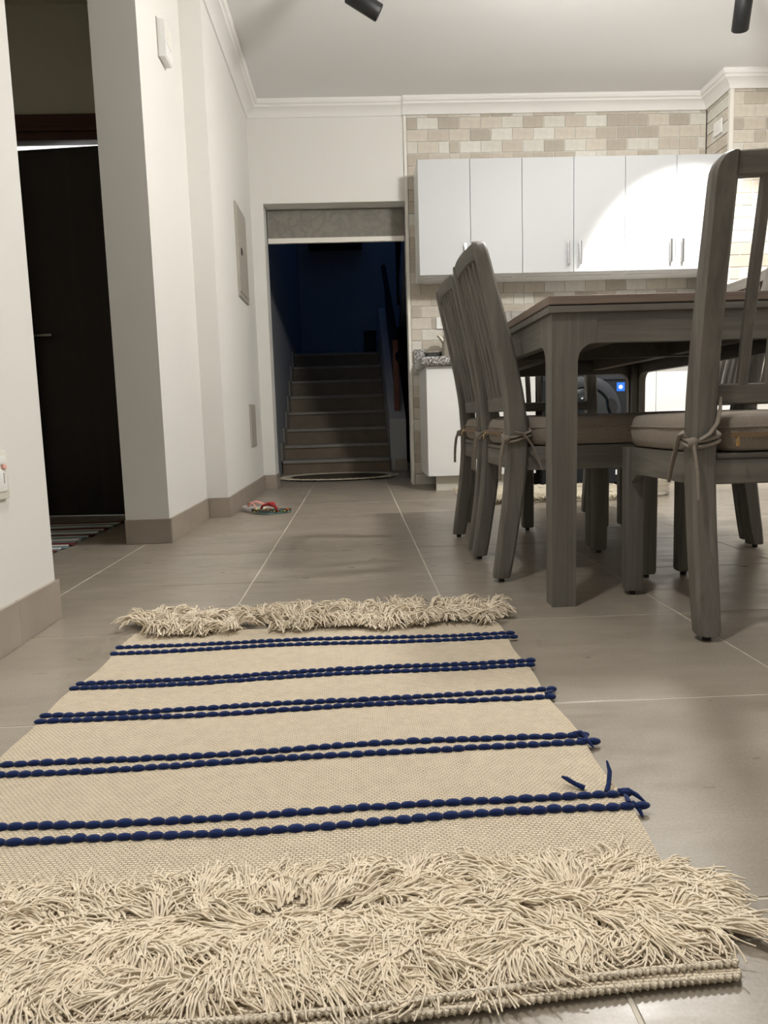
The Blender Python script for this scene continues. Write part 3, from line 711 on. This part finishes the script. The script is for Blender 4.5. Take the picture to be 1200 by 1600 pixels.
# ------------------------------------------------------------------ dining chairs
PROF = [(.012, .000), (.10, .014), (.22, .032), (.33, .044), (.42, .046), (.52, .038), (.62, .020), (.72, -.002), (.82, -.027), (.90, -.046), (.943, -.056)]
def py(z):
    for (a, b), (c, d) in zip(PROF, PROF[1:]):
        if z <= c: return b+(d-b)*(z-a)/(c-a)
    return PROF[-1][1]
def pdep(z): return .046+(.058-.046)*min(z/.4, 1) if z < .45 else .058-(.058-.032)*(z-.45)/.49
def pxc(z): return .175+.0105*z/.94
def csect(x0, x1, y0, y1, z, c):
    return [(x0+c,y0,z),(x1-c,y0,z),(x1,y0+c,z),(x1,y1-c,z),(x1-c,y1,z),(x0+c,y1,z),(x0,y1-c,z),(x0,y0+c,z)]
def make_chair():
    t = thing('dining_chair', 'grey oak dining chair', 'chair')
    for sd in (-1, 1):
        rings = []
        zs = [.012, .018]+[.06+.04*i for i in range(20)]+[.875, .895, .91, .922, .931, .938, .942]
        for z in zs:
            yc, d, xc = py(z), pdep(z), pxc(z)
            o, i_ = xc+.024, xc-.0245
            if z > .90:                                   # rounded outer shoulder
                q = (z-.90)/.0425; o -= .034*(1-math.sqrt(max(0, 1-q*q)))
            cc = .007 if z > .02 else .010
            x0, x1 = (i_, o) if sd > 0 else (-o, -i_)
            if z <= .012: x0 += .003; x1 -= .003
            rings.append(csect(x0, x1, yc-d/2, yc+d/2, z, cc))
        MB().loft(rings).build('rear_post', MT['wz'], t, 28)
        MB().lathe([(.009, 0), (.009, .013)], (sd*.175, .0, 0), 12).build('glide', MT['black'], t, 40)
        fx = .20; r_ = []
        for z, hw in ((.012, .0205), (.02, .0225), (.384, .0235)):
            r_.append(csect(sd*fx-hw, sd*fx+hw, .4125-hw, .4125+hw, z, .005))
        MB().loft(r_).build('front_leg', MT['wz'], t, 28)
        MB().lathe([(.009, 0), (.009, .013)], (sd*fx, .4125, 0), 12).build('glide', MT['black'], t, 40)
        # side rail with a small bracket curve to the front leg
        n = 8; top = []; bot = []
        for k in range(n+1):
            u = k/n; y = .058+(.392-.058)*u; zb = .318-(.026*((u-.86)/.14)**2 if u > .86 else 0)
            xx = sd*(pxc(.35)-.002+(fx-.177+.002)*u); bot.append((xx, y, zb)); top.append((xx, y, .3835))
        hw = .011
        rr = []
        for k in range(n+1):
            (x, y, zb), zt = bot[k], .3835
            rr.append([(x-hw, y, zb), (x+hw, y, zb), (x+hw, y, zt-.012), (x+hw*.7, y, zt), (x-hw*.7, y, zt), (x-hw, y, zt-.012)])
        MB().loft(rr).build('side_rail', MT['wy'], t, 28)
    def cross(name, z0, z1, dep, hw, off=0., m='wx', c=.003):
        n = 8; rr = []
        for k in range(n+1):
            x = -hw+2*hw*k/n; bow = -.010*(1-(x/hw)**2) if z0 > .4 else 0
            pts = []
            for z, e in ((z0, c), (z0+c, 0), (z1-c, 0), (z1, c)):
                pts.append((x, py(z)+off+bow-dep/2+e, z))
            for z, e in ((z1, c), (z1-c, 0), (z0+c, 0), (z0, c)):
                pts.append((x, py(z)+off+bow+dep/2-e, z))
            rr.append(pts)
        return MB().loft(rr).build(name, MT[m], t, 28)
    cross('top_rail', .900, .942, .026, .163)
    cross('lower_rail', .483, .524, .024, .158, .004)
    cross('rear_seat_rail', .320, .372, .024, .154, -.004)
    B(-.152, .152, .028, .062, .372, .3835, c=.003).build('seat_edge', MT['wx'], t)
    B(-.178, .178, .401, .423, .318, .3835, c=.003).build('front_rail', MT['wx'], t)
    MB().prism([(-.150, .055), (.150, .055), (.184, .395), (-.184, .395)], 2, .372, .384).build('seat_panel', MT['wy'], t)
    for k in range(5):
        f = (k-2)/2.; rr = []
        for z in [.520+.0385*q for q in range(11)]:
            half = pxc(z)-.0245; pit = 2*half/6.05; xc = f*2*pit*1.0
            bow = -.010*(1-(xc/.163)**2); rr.append(csect(xc-.0103, xc+.0103, py(z)+bow-.008, py(z)+bow+.008, z, .003))
        MB().loft(rr).build('slat', MT['wz'], t, 28)
    # cushion: rounded trapezoid notched at the rear posts
    ol = [(-.138, .022), (.138, .022), (.142, .080), (.196, .092), (.208, .20), (.217, .33), (.217, .405), (.195, .438), (0, .444), (-.195, .438), (-.217, .405), (-.217, .33), (-.208, .20), (-.196, .092), (-.142, .080)]
    P = []                                                     # resample + soften
    nn = len(ol)
    for i in range(nn):
        a, b = Vector(ol[i]), Vector(ol[(i+1) % nn]); L_ = max(1, int((b-a).length/.022))
        for q in range(L_): P.append(a+(b-a)*q/L_)
    for _ in range(2): P = [(P[i-1]+P[i]*2+P[(i+1) % len(P)])/4 for i in range(len(P))]
    m = len(P)
    nrm = []
    for i in range(m):
        d = (P[(i+1) % m]-P[i-1]).normalized(); nrm.append(Vector((d.y, -d.x)))
    rings = []; z0, z1 = .3845, .464; hh = (z1-z0)/2
    def wob(i, s): return .0022*math.sin(i*.9+s)+.0014*math.sin(i*2.3+s*2)
    for q in range(13):
        th = -PI/2+PI*q/12; ins = .030*(1-max(0, math.cos(th))**.48); z = z0+hh+hh*math.sin(th)*(1 if abs(math.sin(th)) > .99 else .97)
        if q == 6: ins = -.001
        rings.append([(P[i].x-nrm[i].x*(ins+wob(i, q*.25)*.5), P[i].y-nrm[i].y*(ins+wob(i, q*.25)*.5), z+(wob(i, q)*.5 if 1 < q < 11 else 0)) for i in range(m)])
    cx, cy = 0, .24
    for s, dz in ((.8, .006), (.45, .010), (.02, .011)): rings.append([(cx+(x-cx)*s, cy+(y-cy)*s, z1-.002+dz*.6) for x, y, z in rings[12]])
    cu = MB().loft(rings).build('cushion', MT['cush'], t, 60)
    cu['label'] = 'taupe fabric seat cushion tied to the posts'
    pp = [Vector((P[i].x+nrm[i].x*.0015, P[i].y+nrm[i].y*.0015, z0+hh+.012)) for i in range(m)]
    MB().tube(pp+[pp[0]], .0022, 6).build('piping', MT['cush'], cu, 60)
    MB().box(-.128, .128, .0155, .0195, z0+hh-.009, z0+hh+.001).build('zipper', MT['zip'], cu)
    MB().tube([(-.118, .017, z0+hh-.004), (-.1165, .009, z0+hh-.010), (-.1155, .009, z0+hh-.024), (-.119, .010, z0+hh-.026), (-.120, .010, z0+hh-.012)], .0018, 6).build('zip_pull', MT['brass'], cu, 50)
    for sd in (-1, 1):
        xc, yc, z = sd*.1795, .046, .418
        def sq(k, n_, dz):                                     # point on a rounded rectangle hugging the post
            a = 2*PI*k/n_; c_, s_ = math.cos(a), math.sin(a); q = (abs(c_)**5+abs(s_)**5)**.2
            return (xc+sd*.0295*c_/q, yc+.0345*s_/q, z+dz+.012*math.sin(a-.6))
        for dz in (.004, -.007):
            MB().tube([sq(k, 28, dz) for k in range(29)], .0056, 7, .75).build('tie', MT['tie'], cu, 60)
        kx, ky = xc+sd*.027, yc-.033
        MB().lathe([(0, -.011), (.008, -.008), (.011, 0), (.008, .008), (0, .011)], (kx, ky, z-.010), 10).build('knot', MT['tie'], cu, 60)
        MB().tube([(xc+sd*.033, yc-.012, z+.008), (xc+sd*.038, yc+.010, z+.004), (xc+sd*.036, yc+.036, z-.030), (xc+sd*.038, yc+.050, z-.060), (xc+sd*.040, yc+.062, z-.098)], [.005, .0055, .0055, .005, .0045], 7, .55).build('tie_end', MT['tie'], cu, 60)
        MB().tube([(kx, ky-.004, z-.01), (kx, ky-.012, z-.03), (kx-sd*.004, ky-.018, z-.07), (kx-sd*.006, ky-.020, z-.125)], [.005, .0055, .005, .0045], 7, .55).build('tie_end', MT['tie'], cu, 60)
    return t
ch = make_chair()
GRP = 'grey oak chairs round the dining table'
seats = [((.884, 1.472), -3.05, 'nearest grey oak dining chair, seen from behind at the table end'),
         ((.398, 2.271), -90+1.0, 'left-side grey oak dining chair nearer the camera'),
         ((.394, 2.738), -90+1.2, 'left-side grey oak dining chair nearer the stairs'),
         ((.888, 3.435), 180, 'grey oak dining chair at the far end, facing the camera'),
         ((1.380, 2.745), 90-3, 'right-side grey oak dining chair nearer the kitchen'),
         ((1.345, 2.300), 90, 'right-side grey oak dining chair nearer the camera')]
for i, ((x, y), a, lb) in enumerate(seats):
    o = ch if i == 0 else copy_tree(ch)
    o.location = (x, y, 0); o.rotation_euler = (0, 0, math.radians(a)); o['label'] = lb; o['group'] = GRP

cu0 = [c for c in ch.children if c.name.startswith('cushion')][0]
MB().tube([(-.196, .006, .412), (-.176, .008, .424), (-.160, .010, .445), (-.153, .014, .475), (-.151, .017, .498)], [.0055, .0065, .006, .005, .003], 7, .6).build('tie_end', MT['tie'], cu0, 60)

# ------------------------------------------------------------------ the striped rug
rug = thing('striped_rug', 'cream fringed cotton rug with navy beaded stripes in the foreground', 'rug', (0, 0, 0))
def rug_edge(y):      # left and right edge of the weave at depth y
    l = -.524+.006*math.sin(y*9)+.004*math.sin(y*23); r = .307+.004*math.sin(y*7+1)+.003*math.sin(y*25)
    return l, r
def near_edge(u): return .560 - .028*math.sin(PI*min(1, max(0, (1-u)*.75))) + .004*math.sin(u*9)
FAR = 1.668
def rug_pt(u, v, z):
    y = near_edge(u)*(1-v)+(FAR+.004*math.sin(u*11))*v
    l, r = rug_edge(y); return (l+(r-l)*u, y, z)
def rz_(u, v): return .0075+.0012*math.sin(u*8+v*5)+.0014*math.sin(v*15+u*3)
nu, nv = 60, 80; vs_ = []; fs = []
for j in range(nv+1):
    for i in range(nu+1): vs_.append(rug_pt(i/nu, j/nv, rz_(i/nu, j/nv)))
for j in range(nv):
    for i in range(nu):
        a = j*(nu+1)+i; fs.append((a, a+1, a+nu+2, a+nu+1))
bd = [i for i in range(nu+1)]+[(j+1)*(nu+1)-1 for j in range(1, nv+1)]+[nv*(nu+1)+i for i in range(nu-1, -1, -1)]+[j*(nu+1) for j in range(nv-1, 0, -1)]
o0 = len(vs_); vs_ += [(vs_[i][0], vs_[i][1], .0008) for i in bd]
for k in range(len(bd)): fs.append((bd[k], o0+k, o0+(k+1) % len(bd), bd[(k+1) % len(bd)]))
fs.append(tuple(o0+k for k in range(len(bd)))[::-1])
MB().add(vs_, fs).build('weave', MT['cream'], rug, 40)
# plaited hem along the near edge: two courses of small slanted stitches
hp = MB()
for row in range(2):
    for i in range(130):
        u = (i+.5*row)/130; x, y, z = rug_pt(u, 0, 0)
        hp.tube([(x-.004, y+.001+.009*row, .0045+.005*row), (x, y-.0025+.009*row, .0062+.005*row), (x+.0045, y+.0005+.009*row, .0078+.004*row)], [.0018, .0036, .0018], 6)
hp.build('plaited_hem', MT['hem'], rug, 60)
rug.children[-1]['kind'] = 'stuff'
# navy rows: right-hand y, left-hand y
ROWS = [(.858, .846), (.829, .811), (1.034, 1.012), (1.005, .984), (1.218, 1.190), (1.190, 1.163), (1.368, 1.344), (1.344, 1.320), (1.556, 1.556), (1.524, 1.518)]
def bead(s=1., h=1.):
    pr = [(.0022, -1), (.0040, -.78), (.0054, -.4), (.0058, 0), (.0054, .4), (.0040, .78), (.0022, 1)]
    rings = []
    for r, t in pr: rings.append([(t*.0092, r*math.cos(2*PI*k/8), r*math.sin(2*PI*k/8)*.85*h) for k in range(8)])
    return MB().loft(rings)
bms = [bead().mesh('bead', MT['navy'], 80) for _ in range(1)]
far_mb = MB(); rnd = random.Random(3)
for ri, (yr, yl) in enumerate(ROWS):
    l, r = rug_edge((yr+yl)/2); x = l-.004; ph = rnd.random()*6; k = 0
    while x < r+.006:
        u = (x-l)/(r-l); y = yl+(yr-yl)*u+.0022*math.sin(u*11+ph)+rnd.gauss(0, .0006)
        v = (y-.55)/1.11; sc = rnd.uniform(.88, 1.12); z = rz_(u, v)+.0024; a = (yr-yl)/.83+rnd.gauss(0, .05)
        ln = .0178*rnd.uniform(.9, 1.1)
        if ri < 6:
            o = link('yarn_bead', bms[0], rug, (x+ln/2, y, z), a); o.scale = (ln/.0182, sc, sc)
        else:
            st_ = len(far_mb.v); far_mb.add(bead().v, bead().f)
            far_mb.xf(Matrix.Translation((x+ln/2, y, z)) @ Matrix.Rotation(a, 4, 'Z') @ Matrix.Diagonal((ln/.0182, sc, sc, 1)), st_)
        x += ln; k += 1
fb = far_mb.build('yarn_beads', MT['navy'], rug, 80); fb['kind'] = 'stuff'
# loose navy yarn ends at the right-hand edge
for pts in ([(.292, .860, .012), (.297, .868, .018), (.303, .882, .027), (.303, .893, .036)], [(.268, .872, .012), (.258, .878, .015), (.250, .886, .018), (.244, .889, .020)],
            [(.306, .860, .012), (.318, .859, .014), (.327, .852, .010), (.334, .845, .005)], [(.303, .829, .011), (.314, .830, .013), (.319, .824, .008), (.320, .816, .003)],
            [(.308, .828, .014), (.309, .838, .016), (.310, .848, .014)],
            [(.300, 1.190, .012), (.312, 1.196, .014), (.318, 1.203, .010)], [(.300, 1.01, .012), (.313, 1.005, .013), (.319, .996, .006)],
            [(.300, 1.03, .012), (.312, 1.033, .013), (.316, 1.02, .012), (.313, 1.008, .010)]):
    MB().tube(pts, [.0036]+[.0030]*(len(pts)-2)+[.0014], 7).build('yarn_end', MT['navy'], rug, 70)

def fringe(name, y0f, y1f, ncl, per, ln, rad, lift, dirfun, x0=-.53, x1=.315, seg=7, sides=4, spread=.13, cl=.5):
    R, D, Ls, Lf, Cv = [], [], [], [], []
    for c in range(ncl):
        u = RNG.uniform(0, 1); x = x0+(x1-x0)*u; v = RNG.uniform(0, 1); y = y0f(u)+(y1f(u)-y0f(u))*v
        ang = dirfun(u, v)+RNG.normal(0, .35); L0 = RNG.uniform(*ln); lf = RNG.uniform(*lift); cv = RNG.normal(0, cl)
        for k in range(per):
            R.append((x+RNG.normal(0, .0046), y+RNG.normal(0, .0040), .008)); a = ang+RNG.normal(0, spread)
            D.append((math.cos(a), math.sin(a))); Ls.append(L0*RNG.uniform(.78, 1.1)); Lf.append(lf*RNG.uniform(.55, 1.25)); Cv.append(cv+RNG.normal(0, .22))
    strands(name, MT['strand'], R, D, Ls, rad, rug, seg=seg, sides=sides, lift=np.array(Lf), curl=np.array(Cv))
def near_dir(u, v):
    base = -PI/2 if v < .55 else (-PI/2+1.0 if u > .5 else PI+.4)
    if v > .78: base = PI/2+.5*math.sin(u*17)
    if u > .93: base = -.25+(v-.5)*1.2
    return base + .8*math.sin(u*13+v*5)+.5*math.sin(u*29-v*9)
fringe('near_fringe', lambda u: near_edge(u)+.050, lambda u: .704-.016*(1-u), 820, 19, (.036, .064), .00118, (.003, .0095), near_dir, spread=.12, cl=.6)
def far_dir(u, v): return (PI/2 if v > .3 else -PI/2)+.7*math.sin(u*15+v*4)+(-.9 if u > .95 else .9 if u < .05 else 0)
fringe('far_fringe', lambda u: FAR-.002, lambda u: FAR+.105, 280, 15, (.040, .075), .0018, (.012, .028), far_dir, seg=5, sides=3, spread=.2)

# ------------------------------------------------------------------ track lamps
for i, (p, aim, pw, cone, bl, lab) in enumerate(LAMPS):
    t = thing('ceiling_spotlight', lab, 'spotlight', p, 0, 'black ceiling spotlights')
    d = (Vector(aim)-Vector(p)).normalized(); q = d.to_track_quat('-Z', 'Y')
    mt = q.to_matrix().to_4x4()
    hd = MB().lathe([(.0, .165), (.036, .165), (.040, .160), (.040, .004), (.037, .0), (.033, .0), (.030, .035), (0, .036)], (0, 0, 0), 28).xf(mt).build('lamp_head', MT['lamp'], t, 40)
    MB().lathe([(0, .028), (.029, .028), (.029, .031), (0, .031)], (0, 0, 0), 20).xf(mt).build('lens', emit('lamp_lens', WARM, 6) if i == 0 else bpy.data.materials['lamp_lens'], hd)
    top = mt @ Vector((0, 0, .12))
    MB().tube([top, (top.x, top.y, CZ-p[2]-.02)], .009, 10).build('stem', MT['lamp'], t, 40)
    B(top.x-.045, top.x+.045, top.y-.018, top.y+.018, CZ-p[2]-.028, CZ-p[2], c=.003).build('track_adapter', MT['lamp'], t)
    ld = bpy.data.lights.new('spot_beam', 'SPOT'); ld.energy = pw; ld.spot_size = math.radians(cone); ld.spot_blend = bl
    ld.shadow_soft_size = .03 if i < 2 else .06; ld.color = WARM
    lo = bpy.data.objects.new('spot_beam', ld); COL.objects.link(lo); lo.location = Vector(p)-d*.004; lo.rotation_euler = q.to_euler()
    if i == 1:                                                  # wide spill of the kitchen lamp around its beam
        l2 = bpy.data.lights.new('spot_spill', 'SPOT'); l2.energy = 12; l2.spot_size = math.radians(150); l2.spot_blend = .6; l2.shadow_soft_size = .03; l2.color = WARM
        lo = bpy.data.objects.new('spot_spill', l2); COL.objects.link(lo); lo.location = Vector(p)+d*.006; lo.rotation_euler = q.to_euler()

for p, pw, lab in ADDED_GLOBES:  # glowing globes added as main light, no such lamps known
    t = thing('added_globe_light', lab, 'lamp', p, 0, 'added white globe lights out of view')
    MB().lathe([(.0, -.10), (.04, -.092), (.075, -.065), (.097, -.02), (.097, .02), (.075, .065), (.05, .085)], (0, 0, 0), 28).build('globe', emit('added_globe_glow', WARM, pw/(PI*4*PI*.097**2)), t, 60)
    MB().lathe([(0, .08), (.052, .08), (.052, .11), (.012, .12), (.010, CZ-p[2]-.03), (.05, CZ-p[2]-.025), (.05, CZ-p[2]), (0, CZ-p[2])], (0, 0, 0), 24).build('fitting', MT['white'], t, 40)
